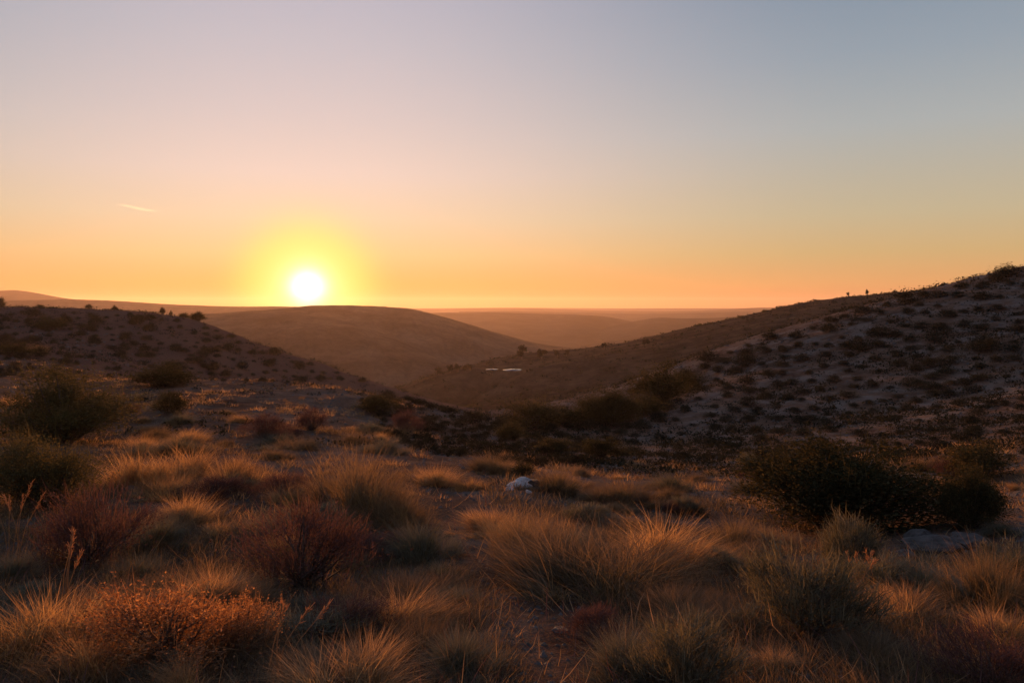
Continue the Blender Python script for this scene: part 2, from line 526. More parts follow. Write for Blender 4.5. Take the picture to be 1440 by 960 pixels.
ridge_hill('hill', [(420, 470, 2100), (500, 447, 2100), (560, 441, 2100), (620, 439.5, 2100), (690, 439.5, 2100), (760, 441, 2100), (830, 443, 2080), (870, 448, 2050), (900, 455, 2000), (950, 466, 1950), (1050, 485, 1900), (1150, 510, 1900)], 800, 62, 600, 60, M['distant'], 23)
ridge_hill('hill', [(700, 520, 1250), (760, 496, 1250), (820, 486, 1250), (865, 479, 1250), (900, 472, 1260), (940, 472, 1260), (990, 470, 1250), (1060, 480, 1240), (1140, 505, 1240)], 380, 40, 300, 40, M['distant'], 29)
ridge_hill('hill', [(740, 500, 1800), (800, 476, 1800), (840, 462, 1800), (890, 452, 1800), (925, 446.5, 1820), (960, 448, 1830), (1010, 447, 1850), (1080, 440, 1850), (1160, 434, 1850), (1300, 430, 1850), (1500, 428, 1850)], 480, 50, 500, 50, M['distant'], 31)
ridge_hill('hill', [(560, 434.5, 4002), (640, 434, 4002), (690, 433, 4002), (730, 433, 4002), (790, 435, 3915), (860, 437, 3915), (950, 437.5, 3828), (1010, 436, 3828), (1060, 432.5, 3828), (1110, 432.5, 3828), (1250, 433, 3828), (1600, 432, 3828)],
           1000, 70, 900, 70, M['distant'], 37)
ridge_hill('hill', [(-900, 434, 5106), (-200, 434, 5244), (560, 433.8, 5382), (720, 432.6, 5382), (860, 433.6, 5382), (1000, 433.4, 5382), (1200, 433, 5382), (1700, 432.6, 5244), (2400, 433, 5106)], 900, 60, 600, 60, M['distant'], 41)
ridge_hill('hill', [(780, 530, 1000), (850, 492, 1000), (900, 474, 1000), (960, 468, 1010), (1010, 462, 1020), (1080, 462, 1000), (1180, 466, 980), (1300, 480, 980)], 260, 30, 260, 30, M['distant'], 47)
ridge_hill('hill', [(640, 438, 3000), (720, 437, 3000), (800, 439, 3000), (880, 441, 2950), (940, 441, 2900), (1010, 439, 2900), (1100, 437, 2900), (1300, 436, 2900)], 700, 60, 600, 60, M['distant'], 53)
sheet('plain', np.linspace(-7600, 7600, 80), np.concatenate([np.linspace(-2600, 100, 20), np.linspace(250, 6600, 110)]),
      lambda x, y: -84 + 4 * fbm(x.ravel() / 900, y.ravel() / 900, 3, 51), M['distant'])

# ponds on the terrace of the spur
def pond(name, k, seed, label):
    c, rx, ry = POND_AT[k]
    n = 48
    a = np.linspace(0, 2 * math.pi, n, endpoint=False)
    r = 1 + 0.16 * fbm(np.cos(a) * 1.6 + seed, np.sin(a) * 1.6, 3, seed)
    ring = np.stack([c[0] + rx * 1.04 * r * np.cos(a), c[1] + ry * 1.04 * r * np.sin(a), np.full(n, c[2] - .08)], 1)
    v = np.vstack([ring, ring - np.array((0, 0, .7)), [[c[0], c[1], c[2] - .08]]])
    f = []
    for i in range(n):
        j = (i + 1) % n
        f.append((i, j, 2 * n)); f.append((i, i + n, j)); f.append((j, i + n, j + n))
    o = link(name, new_mesh(name, v, f, [M['water']]))
    tag(o, label=label, kind='structure')

pond('water', 0, 3, 'bright still pond on the terrace of the spur')
pond('water', 1, 8, 'smaller bright pond beside the larger one')
pond('water', 2, 5, 'narrow dim pool right of the ponds')

# ------------------------------------------------------------------ plant builders

def blades(base, azim, lean, length, width, curl, tint, r=rng):
    """tapered bent blades; base (n,3). returns verts, tris, tint"""
    n = len(base)
    dirh = np.stack([np.cos(azim), np.sin(azim), np.zeros(n)], 1)
    side = np.stack([-np.sin(azim), np.cos(azim), np.zeros(n)], 1)
    tw = r.uniform(-1.2, 1.2, n)[:, None]
    side = side * np.cos(tw) + dirh * np.sin(tw)
    up = np.array((0, 0, 1.0))
    l1 = (lean)[:, None]; l2 = (lean + curl)[:, None]
    L = length[:, None]
    p1 = base + (dirh * np.sin(l1) + up * np.cos(l1)) * L * 0.5
    p2 = p1 + (dirh * np.sin(l2) + up * np.cos(l2)) * L * 0.5
    w = width[:, None] * 0.5
    v = np.stack([base - side * w, base + side * w, p1 - side * w * .75, p1 + side * w * .75, p2], 1).reshape(-1, 3)
    k = np.arange(n)[:, None] * 5
    f = np.stack([np.hstack([k, k + 1, k + 3]), np.hstack([k, k + 3, k + 2]), np.hstack([k + 2, k + 3, k + 4])], 1).reshape(-1, 3)
    return v, f, np.repeat(tint, 5)


def leaves(cent, size, tint, r=rng, aspect=0.5, outdir=None):
    n = len(cent)
    a = r.normal(size=(n, 3)); a[:, 2] = np.abs(a[:, 2]) * 0.8
    if outdir is not None:
        a = a + outdir * 1.0
    a /= np.linalg.norm(a, axis=1, keepdims=True)
    b = np.cross(a, r.normal(size=(n, 3))); b /= np.linalg.norm(b, axis=1, keepdims=True) + 1e-9
    s = size[:, None]
    v = np.stack([cent - a * s * .5, cent + b * s * .5 * aspect, cent + a * s * .5, cent - b * s * .5 * aspect], 1).reshape(-1, 3)
    k = np.arange(n)[:, None] * 4
    f = np.stack([np.hstack([k, k + 1, k + 2]), np.hstack([k, k + 2, k + 3])], 1).reshape(-1, 3)
    return v, f, np.repeat(tint, 4)


def tubes(paths, radii):
    """3-sided tapered tubes. paths: list of (k,3) arrays"""
    V = []; Fc = []; n0 = 0
    for p, r0 in zip(paths, radii):
        p = np.asarray(p); k = len(p)
        for i in range(k):
            t = p[min(i + 1, k - 1)] - p[max(i - 1, 0)]
            t = t / (np.linalg.norm(t) + 1e-9)
            a = np.cross(t, (0.3, 0.9, 0.2)); a /= np.linalg.norm(a) + 1e-9
            b = np.cross(t, a)
            rr = r0 * (1 - 0.8 * i / (k - 1))
            for q in range(3):
                ang = q * 2.094
                V.append(p[i] + (a * math.cos(ang) + b * math.sin(ang)) * rr)
        for i in range(k - 1):
            for q in range(3):
                q2 = (q + 1) % 3
                A, B, C_, D = n0 + i * 3 + q, n0 + i * 3 + q2, n0 + (i + 1) * 3 + q2, n0 + (i + 1) * 3 + q
                Fc.append((A, B, C_)); Fc.append((A, C_, D))
        n0 += 3 * k
    return np.array(V), np.array(Fc)


def tussock_meshes(seed, nb=2600, mat='straw', wid=0.005, stalks=25, nsub=14, upright=0.5):
    """unit bunch grass about 1 wide and 1 high: a lopsided mound of many small sheaves"""
    r = np.random.default_rng(seed)
    az0 = r.uniform(0, 2 * math.pi, nsub); rad0 = np.sqrt(r.uniform(0, 1, nsub)) * .40 * (1 + .3 * np.sin(az0 * 2 + seed))
    rad0[0] = .05
    cx = np.cos(az0) * rad0; cy = np.sin(az0) * rad0
    hs = np.clip(1.0 - .75 * (rad0 / .5) ** 1.6, .3, 1) * r.uniform(.68, 1.12, nsub)
    bias = r.uniform(0, 2 * math.pi)
    k = r.choice(nsub, nb, p=hs / hs.sum())
    base = np.stack([cx[k] + r.normal(0, .045, nb), cy[k] + r.normal(0, .045, nb), np.full(nb, -.03)], 1)
    azl = r.uniform(0, 2 * math.pi, nb)
    vx = np.cos(azl) * .6 + np.cos(az0[k]) * rad0[k] * 2.6 + .25 * math.cos(bias); vy = np.sin(azl) * .6 + np.sin(az0[k]) * rad0[k] * 2.6 + .25 * math.sin(bias)
    az = np.arctan2(vy, vx)
    thatch = r.uniform(0, 1, nb) < .28
    lean = np.abs(r.normal(.2, .24, nb)) + rad0[k] * (1.5 - upright)
    lean = np.where(thatch, r.uniform(.7, 1.5, nb), lean)
    length = hs[k] * r.uniform(.4, 1.05, nb) * np.where(thatch, .55, 1)
    curl = np.where(r.uniform(0, 1, nb) < .1, r.uniform(.9, 1.8, nb), np.abs(r.normal(.4, .35, nb)))
    t0 = np.clip(r.normal(.5, .17, nsub), 0, 1)
    v, f, t = blades(base, az, np.clip(lean, 0, 1.5), length, r.uniform(.7, 1.3, nb) * wid, curl, np.clip(t0[k] + r.normal(0, .17, nb), 0, 1), r)
    blade_me = new_mesh('foliage', v, f, [M[mat]], t)
    ks = r.integers(0, nsub, stalks)
    base = np.stack([cx[ks] + r.normal(0, .05, stalks), cy[ks] + r.normal(0, .05, stalks), np.full(stalks, -.03)], 1)
    v, f, t = blades(base, az0[ks] + r.normal(0, .6, stalks), np.abs(r.normal(.2, .18, stalks)), hs[ks] * r.uniform(.95, 1.3, stalks), np.full(stalks, wid * 1.1),
                     np.abs(r.normal(.3, .35, stalks)), r.uniform(.3, 1, stalks), r)
    stalk_me = new_mesh('stem', v, f, [M['stalk']], t)
    return [('foliage', blade_me), ('stem', stalk_me)]


def shrub_meshes(seed, nl=1200, leaf=0.06, nc=26, mat='darkleaf', flat=0.8, aspect=0.5, spread=0.13, stems=None, shell=0.62, twigs=0, sprigs=0):
    """unit shrub: 1 wide and 1 high, lumpy crown of leaf clumps on branching stems"""
    r = np.random.default_rng(seed)
    az = r.uniform(0, 2 * math.pi, nc); ce = r.uniform(0.02, 1, nc) ** 0.8
    se = np.sqrt(1 - ce ** 2)
    rad = r.uniform(shell, 1.0, nc) * (1 + 0.22 * np.sin(az * 2 + seed * 1.7))
    C = np.stack([np.cos(az) * se * rad * .42, np.sin(az) * se * rad * .42, 0.10 + ce * rad * .74], 1)
    k = r.integers(0, nc, nl)
    sp = spread * r.uniform(.6, 1.3, nc)
    cent = C[k] + r.normal(size=(nl, 3)) * sp[k][:, None] * np.array((1, 1, .8))
    ni = nl // 5
    u = r.normal(size=(ni, 3)); u /= np.linalg.norm(u, axis=1, keepdims=True); u *= (r.uniform(0, 1, ni) ** (1 / 3))[:, None]
    cent[:ni] = u * np.array((.36, .36, .36)) + np.array((0, 0, .38))
    cent[:, 2] = np.maximum(cent[:, 2], 0.015 + 0.05 * r.uniform(0, 1, nl))
    out = cent - np.array((0, 0, .25)); out /= np.linalg.norm(out, axis=1, keepdims=True) + 1e-9
    ct = r.uniform(-.25, .25, nc)
    tint = np.clip(r.normal(.45, .22, nl) + ct[k], 0, 1)
    v, f, t = leaves(cent, r.uniform(.6, 1.35, nl) * leaf, tint, r, aspect, out)
    if twigs:
        kk = r.integers(0, nc, twigs)
        o = C[kk] / (np.linalg.norm(C[kk], axis=1, keepdims=True) + 1e-9)
        az_t = np.arctan2(o[:, 1], o[:, 0]) + r.normal(0, .5, twigs)
        v2, f2, t2 = blades(C[kk] + r.normal(size=(twigs, 3)) * .06, az_t, np.abs(r.normal(.5, .3, twigs)), r.uniform(.12, .34, twigs), np.full(twigs, leaf * .16),
                            r.normal(-.1, .25, twigs), r.uniform(.2, .9, twigs), r)
        f = np.vstack([f, f2 + len(v)]); v = np.vstack([v, v2]); t = np.concatenate([t, t2])
    if sprigs:
        kk = r.integers(0, nc, sprigs); b0 = C[kk] + r.normal(size=(sprigs, 3)) * .04
        o = C[kk] - np.array((0, 0, .1)); o /= np.linalg.norm(o, axis=1, keepdims=True)
        o = o + r.normal(size=(sprigs, 3)) * .35 + np.array((0, 0, .45)); o /= np.linalg.norm(o, axis=1, keepdims=True)
        Ls = r.uniform(.12, .36, sprigs); m = 16
        tt = np.tile(np.linspace(.1, 1, m), sprigs)
        cc = np.repeat(b0, m, 0) + np.repeat(o * Ls[:, None], m, 0) * tt[:, None] + r.normal(size=(sprigs * m, 3)) * leaf * .35
        v2, f2, t2 = leaves(cc, r.uniform(.55, 1.0, sprigs * m) * leaf, np.clip(np.repeat(r.normal(.5, .25, sprigs), m) + r.normal(0, .1, sprigs * m), 0, 1), r, aspect, np.repeat(o, m, 0))
        f = np.vstack([f, f2 + len(v)]); v = np.vstack([v, v2]); t = np.concatenate([t, t2])
    fol = new_mesh('foliage', v, f, [M[mat]], t)
    ns = stems or nc
    paths = []
    for i in range(ns):
        c = C[i % nc]
        b = np.array((r.normal(0, .04), r.normal(0, .04), -.06))
        m = (b + c) * .5 + np.array((r.normal(0, .03), r.normal(0, .03), .03))
        paths.append(np.stack([b, m, c]))
    V, Fc = tubes(paths, [0.014] * ns)
    return [('foliage', fol), ('stem', new_mesh('stem', V, Fc, [M['bark']], np.full(len(V), .4)))]


def tree_meshes(seed, nl=900, leaf=0.14, mat='scrub'):
    """unit tree: 1 wide, 1 high, trunk with limbs and a broken crown"""
    r = np.random.default_rng(seed)
    nc = 13
    az = r.uniform(0, 2 * math.pi, nc); h = r.uniform(.38, .88, nc)
    rad = r.uniform(.1, .38, nc) * np.sqrt(np.clip(1 - ((h - .6) / .42) ** 2, .1, 1))
    C = np.stack([np.cos(az) * rad, np.sin(az) * rad, h], 1)
    k = r.integers(0, nc, nl)
    cent = C[k] + r.normal(size=(nl, 3)) * .075
    v, f, t = leaves(cent, r.uniform(.6, 1.3, nl) * leaf, np.clip(r.normal(.4, .25, nl), 0, 1), r, .6)
    crown = new_mesh('crown', v, f, [M[mat]], t)
    paths = [np.array(((0, 0, -.05), (.015, .01, .25), (0, 0, .62)))]; rr = [.045]
    for c in C[:8]:
        s = np.array((0, 0, r.uniform(.22, .45)))
        paths.append(np.stack([s, (s + c) / 2 + (0, 0, .02), c])); rr.append(.02)
    V, Fc = tubes(paths, rr)
    return [('crown', crown), ('trunk', new_mesh('trunk', V, Fc, [M['bark']], np.full(len(V), .4)))]


def plant(name, parts, loc, size, rz, label, cat, group=None, tilt=(0, 0)):
    e = bpy.data.objects.new(name, None)
    e.empty_display_size = 0.1
    e.location = loc
    e.scale = size
    e.rotation_euler = (tilt[0], tilt[1], rz)
    col.objects.link(e)
    tag(e, label, cat, group)
    for nm, me in parts:
        o = bpy.data.objects.new(nm, me); o.parent = e
        if nm == 'stem' and cat == 'tussock':
            o['kind'] = 'stuff'
        col.objects.link(o)
    return e


def joined(parts):
    """one mesh with the materials of all parts: for plants too small to show them"""
    V = []; Fc = []; T = []; MI = []; mats = []; n0 = 0
    for i, (nm, me) in enumerate(parts):
        v = np.zeros(len(me.vertices) * 3, np.float32); me.vertices.foreach_get('co', v)
        f = np.zeros(len(me.polygons) * 3, np.int32); me.loops.foreach_get('vertex_index', f)
        t = np.zeros(len(me.vertices), np.float32); me.attributes['tint'].data.foreach_get('value', t)
        V.append(v.reshape(-1, 3)); Fc.append(f.reshape(-1, 3) + n0); T.append(t); MI += [i] * (len(f) // 3); n0 += len(v) // 3
        mats.append(me.materials[0])
    return new_mesh('shrub', np.vstack(V), np.vstack(Fc), mats, np.concatenate(T), mat_idx=MI)


# prototypes -------------------------------------------------------
TUS = {
    'straw': [tussock_meshes(s, 2600, 'straw', .0055, 26, 13, .6) for s in (1, 2, 3, 12)],
    'olive': [tussock_meshes(s, 4600, 'olivegrass', .0042, 40, 18, .5) for s in (4, 5, 6)],
    'green': [tussock_meshes(s, 3600, 'greygreen', .0048, 18, 14, .5) for s in (7, 8, 13)],
    'brown': [tussock_meshes(s, 4000, 'olivegrass', .0045, 60, 13, .8) for s in (9, 10, 14)],
}
SHR = {
    'dark': [shrub_meshes(s, 4200, .05, 40, 'darkleaf', twigs=120, spread=.12, sprigs=40) for s in (21, 22, 23)],
    'big': [shrub_meshes(s, 32000, .025, 90, 'darkleaf', spread=.085, twigs=500, shell=.6, sprigs=160) for s in (24, 25)],
    'bigolive': [shrub_meshes(s, 18000, .024, 70, 'oliveleaf', spread=.09, twigs=900, shell=.55, sprigs=160) for s in (26, 27)],
    'olive': [shrub_meshes(s, 2600, .045, 34, 'oliveleaf', twigs=160, sprigs=40) for s in (28, 29)],
    'maroon': [shrub_meshes(s, 2600, .035, 40, 'maroon', aspect=.3, twigs=1500) for s in (30, 31)],
    'sage': [shrub_meshes(s, 3200, .05, 46, 'greygreen', aspect=.16, twigs=2200, spread=.1, sprigs=60, shell=.55) for s in (35, 36)],
    'rust': [shrub_meshes(s, 6500, .028, 60, 'rust', aspect=.45, spread=.1, twigs=500, sprigs=110) for s in (32, 33)],
    'small': [shrub_meshes(s, 1500, .07, 24, 'scrub', spread=.13, stems=7) for s in (41, 42, 43, 44, 45, 46)],
}
TREE = [tree_meshes(s) for s in (61, 62, 63)]
SMALL = [joined(p) for p in SHR['small']]


def grow(kind, i, px, py, wpx, hpx, name, label, cat, group=None, surf=None, lo=2.0, hi=175.0, deep=1.0):
    protos = TUS.get(kind) or SHR.get(kind) or TREE
    parts = protos[i % len(protos)]
    p = spot(px, py, surf, lo, hi)
    w = wpx * p[1] / F; h = hpx * p[1] / F * (.86 if kind in ('straw', 'olive') else 1)
    return plant(name, parts, (p[0], p[1] + w * 0.15, p[2] - 0.02 * h), (w, w * deep, h), rng.uniform(0, 6.28) if deep == 1.0 else rng.uniform(-.3, .3), label, cat, group)


# ------------------------------------------------------------------ plants one can point to
T, S = 'tussock', 'shrub'
named = [
    # foreground, left to right
    ('rust', 0, 205, 945, 260, 128, 'leafy_shrub', 'rust-orange leafy shrub in the bottom left, glowing in the low sun', S),
    ('rust', 1, 330, 925, 130, 92, 'leafy_shrub', 'smaller deep red leafy shrub leaning against the big rust-orange shrub', S),
    ('straw', 0, 40, 925, 200, 150, 'grass_tussock', 'golden dry grass clump at the left edge beside the rust-orange shrub', T),
    ('straw', 3, 118, 962, 150, 120, 'grass_tussock', 'golden grass clump growing through the left side of the rust-orange shrub', T),
    ('straw', 2, 255, 985, 130, 80, 'grass_tussock', 'pale grass clump at the bottom edge in front of the rust-orange shrub', T),
    ('straw', 1, 480, 985, 210, 110, 'grass_tussock', 'bright golden grass clump cut off by the bottom edge, left of centre', T),
    ('olive', 0, 325, 858, 120, 62, 'low_shrub', 'low mossy olive cushion plant just behind the rust-orange shrub', 'plant'),
    ('maroon', 0, 420, 830, 210, 120, 'twiggy_shrub', 'dark maroon twiggy shrub below the tall brown tussock', S),
    ('maroon', 1, 115, 800, 190, 115, 'twiggy_shrub', 'dark maroon twiggy shrub on the left above the golden grass clump', S),
    ('green', 0, 215, 770, 110, 60, 'grass_tussock', 'faded grey green grass clump between the two maroon shrubs', T),
    ('brown', 0, 488, 735, 190, 150, 'grass_tussock', 'tall brown tussock standing left of centre under the sun', T),
    ('olive', 1, 560, 745, 120, 75, 'grass_tussock', 'olive grass clump at the right foot of the tall brown tussock', T),
    ('green', 1, 600, 790, 130, 70, 'grass_tussock', 'flattened grey green grass clump near the middle of the foreground', T),
    ('olive', 0, 835, 842, 290, 150, 'grass_tussock', 'largest dome-shaped olive tussock in the middle of the foreground', T),
    ('brown', 1, 740, 790, 150, 110, 'grass_tussock', 'brown grass clump on the left flank of the largest olive tussock', T),
    ('straw', 2, 930, 800, 180, 110, 'grass_tussock', 'golden brown grass clump on the right flank of the largest olive tussock', T),
    ('sage', 0, 1145, 897, 185, 130, 'spiky_tussock', 'spiky grey green tussock standing alone on the right of the foreground', T),
    ('sage', 1, 965, 985, 165, 110, 'spiky_tussock', 'grey green tussock cut off by the bottom edge, right of centre', T),
    ('brown', 0, 1045, 775, 120, 68, 'grass_tussock', 'brown green tussock left of the large dark bush', T),
    ('sage', 1, 1205, 808, 110, 80, 'grass_tussock', 'grey olive twiggy tussock in front of the large dark bush', T),
    ('straw', 0, 1285, 880, 150, 75, 'grass_tussock', 'golden lit grass clump right of the spiky grey green tussock', T),
    ('brown', 1, 1410, 860, 150, 125, 'grass_tussock', 'brown tussock at the right edge below the grey rock', T),
    ('straw', 1, 1420, 905, 110, 70, 'grass_tussock', 'sunlit straw clump at the far right edge of the foreground', T),
    ('maroon', 0, 835, 905, 110, 45, 'low_shrub', 'low dark cushion of twigs on bare soil below the largest tussock', 'plant'),
    ('maroon', 1, 480, 905, 150, 60, 'low_shrub', 'low dark twiggy plant above the bottom golden grass clump', 'plant'),
    ('big', 0, 1195, 748, 290, 138, 'dark_bush', 'large dark bush on the right, broadest of all the bushes', 'bush'),
    ('big', 1, 1372, 742, 112, 88, 'dark_bush', 'rounded dark bush touching the right end of the broadest dark bush', 'bush'),
    ('dark', 0, 1385, 672, 95, 55, 'dark_bush', 'small dark bush behind the right end of the broadest dark bush', 'bush'),
    # left middle
    ('bigolive', 0, 70, 625, 215, 108, 'olive_bush', 'large olive bush at the left edge in front of the left hill', 'bush'),
    ('bigolive', 1, 45, 715, 170, 105, 'olive_bush', 'dark green bush at the left edge below the large olive bush', 'bush'),
    ('straw', 2, 185, 685, 120, 80, 'grass_tussock', 'golden tussock right of the dark green left edge bush', T),
    ('straw', 0, 250, 680, 120, 85, 'grass_tussock', 'golden tussock in the middle of the sunlit band on the left', T),
    ('straw', 1, 320, 690, 110, 80, 'grass_tussock', 'golden tussock at the right end of the sunlit band', T),
    ('green', 0, 250, 640, 80, 38, 'grass_tussock', 'yellow green grass mound behind the sunlit golden band', T),
    ('dark', 1, 237, 582, 56, 34, 'dark_bush', 'round dark bush alone on the pale sand at left', 'bush'),
    ('dark', 2, 222, 544, 100, 32, 'dark_bush', 'long low dark bush at the foot of the left hill', 'bush'),
    ('olive', 1, 218, 620, 62, 30, 'low_shrub', 'small olive shrub behind the golden tussocks', S),
    ('maroon', 0, 368, 616, 62, 34, 'twiggy_shrub', 'maroon shrub on the pale sand above the golden band', S),
    ('maroon', 1, 436, 606, 56, 34, 'twiggy_shrub', 'maroon shrub right behind the tall brown tussock', S),
    ('dark', 0, 530, 582, 62, 32, 'dark_bush', 'dark shrub on the edge of the slope below the sun rays', S),
    ('maroon', 0, 573, 610, 56, 32, 'twiggy_shrub', 'maroon shrub on the shaded slope left of the valley', S),
    ('olive', 0, 692, 664, 80, 42, 'grass_tussock', 'dark olive tussock at the top of the slope above the white rock', T),
    ('dark', 2, 735, 672, 36, 24, 'low_shrub', 'small dark shrub just behind the white rock', S),
    ('straw', 2, 610, 685, 90, 42, 'grass_tussock', 'golden mound left of the white rock', T),
    ('straw', 0, 660, 690, 60, 30, 'grass_tussock', 'small golden mound touching the left side of the white rock', T),
    ('brown', 0, 790, 690, 90, 45, 'grass_tussock', 'brown grass tussock at the slope edge right of the white rock', T),
    ('straw', 1, 690, 752, 110, 52, 'grass_tussock', 'golden grass fringe just below the white rock', T),
    ('brown', 1, 880, 710, 110, 50, 'grass_tussock', 'brown tussock between the white rock and the broadest bush', T),
    ('green', 1, 945, 690, 70, 34, 'grass_tussock', 'dark green tussock at the edge of the valley', T),
    ('dark', 1, 850, 646, 64, 34, 'dark_bush', 'dark bush alone in the valley bottom', 'bush'),
    ('dark', 0, 752, 602, 95, 44, 'dark_bush', 'leftmost broad dark bush along the valley floor', 'bush'),
    ('big', 1, 855, 596, 110, 50, 'dark_bush', 'widest dark bush in the valley below the right hillside', 'bush'),
    ('dark', 2, 930, 564, 90, 52, 'dark_bush', 'dark bush at the left end of the right hillside crest', 'bush'),
    ('dark', 1, 802, 600, 60, 30, 'dark_bush', 'low dark bush joining the two broadest valley bushes', 'bush'),
    ('dark', 2, 905, 585, 66, 34, 'dark_bush', 'dark bush between the widest valley bush and the hillside crest', 'bush'),
    ('dark', 0, 968, 548, 56, 30, 'dark_bush', 'dark bush just right of the crest end bush on the right hillside', 'bush'),
    ('dark', 2, 720, 618, 50, 24, 'dark_bush', 'low dark bush at the left end of the valley scrub belt', 'bush'),
    ('dark', 1, 780, 640, 58, 26, 'dark_bush', 'low dark bush below the gap between the valley bushes', 'bush'),
    ('dark', 1, 20, 502, 50, 22, 'dark_bush', 'dark bush on the left hill by the left edge', 'bush'),
    ('dark', 2, 66, 464, 46, 20, 'dark_bush', 'dark patch of bush high on the left hill', 'bush'),
    ('olive', 1, 48, 495, 34, 16, 'low_shrub', 'brown olive shrub on the left hill above the large olive bush', S),
]
for t in named:
    grow(*t)

SHORT = [(205, 880, 'rust-orange shrub'), (488, 670, 'tall brown tussock'), (835, 770, 'largest olive tussock'), (1145, 830, 'spiky grey green tussock'), (1200, 690, 'broadest dark bush'),
         (733, 680, 'white rock'), (1330, 765, 'grey rock slab'), (420, 780, 'maroon shrub in the middle'), (115, 750, 'maroon shrub on the left'), (250, 650, 'sunlit golden band'),
         (45, 665, 'dark green left edge bush'), (237, 570, 'round dark bush on the sand'), (965, 930, 'tussock at the bottom edge'), (480, 940, 'bright bottom golden clump'),
         (945, 675, 'dark green valley edge tussock'), (1410, 800, 'brown right edge tussock'), (600, 770, 'flattened grey green clump')]


def where_is(px, py):
    ax, ay, nm = min(SHORT, key=lambda a: math.hypot(a[0] - px, (a[1] - py) * 1.6))
    dx, dy = px - ax, (py - ay) * 1.6
    side = ('left of' if dx < 0 else 'right of') if abs(dx) > abs(dy) else ('behind' if dy < 0 else 'in front of')
    return side + ' the ' + nm


def fillers():
    rr = random.Random(11)
    used = set()
    kinds = [('straw', 'golden'), ('olive', 'olive brown'), ('brown', 'dull brown'), ('green', 'grey green'), ('maroon', 'dark maroon'), ('sage', 'sage grey')]
    n = 0
    while n < 175:
        d = math.exp(rr.uniform(math.log(3.3), math.log(26)))
        px = rr.uniform(-160, 1600)
        x = (px - 720) / F * d
        z = float(near_z(x, d)[0])
        py = 430 - z / d * F
        if (665 < px < 800 and 655 < py < 745) or (1240 < px < 1410 and 745 < py < 830) or (740 < px < 850 and 880 < py < 945):
            continue
        if py > 985 or (py < 655 and px > 700) or abs(px - np.interp(py, [660, 720, 800, 870, 960], [640, 640, 690, 760, 800])) < 70:
            continue
        w_ = [4, 3, 3, 2, 1.4, 1] if px < 700 else [2, 3.5, 3.5, 2, .5, 2.5]
        kind, word = rr.choices(kinds, w_)[0]
        w = rr.uniform(.26, .62) * (1 + d / 30); h = w * rr.uniform(.27, .5)
        protos = TUS.get(kind) or SHR[kind]
        nm = 'shrub' if kind in ('maroon', 'sage') else 'grass_tussock'
        lb = word + (' dwarf shrub ' if kind in ('maroon', 'sage') else ' grass clump ') + where_is(px, py)
        lb = ('broad ' if w * F / d > 75 else 'small ') + lb
        if lb in used:
            continue
        used.add(lb)
        plant(nm, protos[n % len(protos)], (x, d, z - .03 * h), (w, w * rr.uniform(.7, 1.1), h), rr.uniform(0, 6.28), lb, 'shrub' if kind in ('maroon', 'sage') else 'tussock', lb)
        n += 1


fillers()

# trees and bushes on the crests, seen against what lies behind
for i, (px, py, w, h, label) in enumerate([
        (734, 504, 13, 15, 'tallest round tree on the spur right of the ponds'),
        (762, 504, 12, 12, 'second round tree on the spur right of the ponds'),
        (784, 501, 8, 8, 'left one of two low trees joined on the spur crest'),
        (797, 500, 8, 7, 'right one of two low trees joined on the spur crest'),
        (850, 489, 6, 7, 'tiny tree midway along the spur crest'),
        (908, 486, 9, 9, 'small round tree where the right hill crest begins'),
        (617, 526, 10, 8, 'lowest tree in the row on the left shoulder of the spur'),
        (633, 523, 8, 10, 'second tree in the row on the left shoulder of the spur'),
        (644, 522, 10, 10, 'third tree in the row on the left shoulder of the spur'),
        (654, 522, 6, 7, 'fourth tree in the row on the left shoulder of the spur'),
        (661, 521, 5, 8, 'last slim tree in the row just left of the ponds'),
        (570, 533, 14, 8, 'lone tree down in the gap below the central hill')]):
    grow('tree', i, px, py + 1, w * 1.35, h * 1.25, 'tree', label, 'tree', 'trees on the spur', mid_z, 140, 420)
for i, (px, d, w, h, label) in enumerate([
        (1192, 270, 6, 9, 'small upright tree on the skyline of the right hill'),
        (1219.5, 269, 8, 12, 'taller forked tree on the skyline of the right hill')]):
    b = at(px, 430, d); z = float(mid_z(b[0], b[1])[0])
    plant('tree', TREE[i + 1], (b[0], b[1], z - .1), (w * .75 * d / F, w * .75 * d / F, h * .8 * d / F), i, label, 'tree', 'trees on the skyline')
for i, (px, d, w, h, label) in enumerate([
        (0, 95, 16, 14, 'dark bush on the left hill crest at the left edge'),
        (125, 100, 12, 6, 'low bush on the left hill crest above the flat ridge'),
        (161, 101, 10, 6, 'low bush on the left hill crest, middle of three'),
        (56, 98, 12, 5, 'flat bush on the left hill crest near the mountain'),
        (228, 104, 10, 9, 'round bush on the left hill crest with sky gap beside it'),
        (240, 105, 6, 6, 'tiny bush beside the round bush on the left hill crest'),
        (258, 106, 16, 7, 'left bush of the joined pair on the falling left crest'),
        (278, 107, 26, 12, 'broadest bush of the falling left crest')]):
    b = at(px, 430, d); ys = b[1] + np.linspace(-18, 18, 90); xs = b[0] * ys / b[1]
    zz = near_z(xs, ys); k = int(np.argmax(zz / ys))
    plant('crest_bush', SHR['dark'][i % 3], (xs[k], ys[k], zz[k] - .05), (w * d / F, w * d / F, h * d / F * 1.2), i, label, 'bush', 'bushes on the left crest')
for i, px in enumerate((1040, 1075, 1300, 1312, 985, 1258)):
    d = 270; b = at(px, 430, d); z = float(mid_z(b[0], b[1])[0])
    w = (7, 9, 20, 14, 9, 6)[i]
    plant('crest_bush', SHR['dark'][i % 3], (b[0], b[1], z - .2), (w * d / F, w * d / F, 5 * d / F), i,
          'low bush on the bare skyline of the smooth right hill', 'bush', 'bushes on the right skyline')

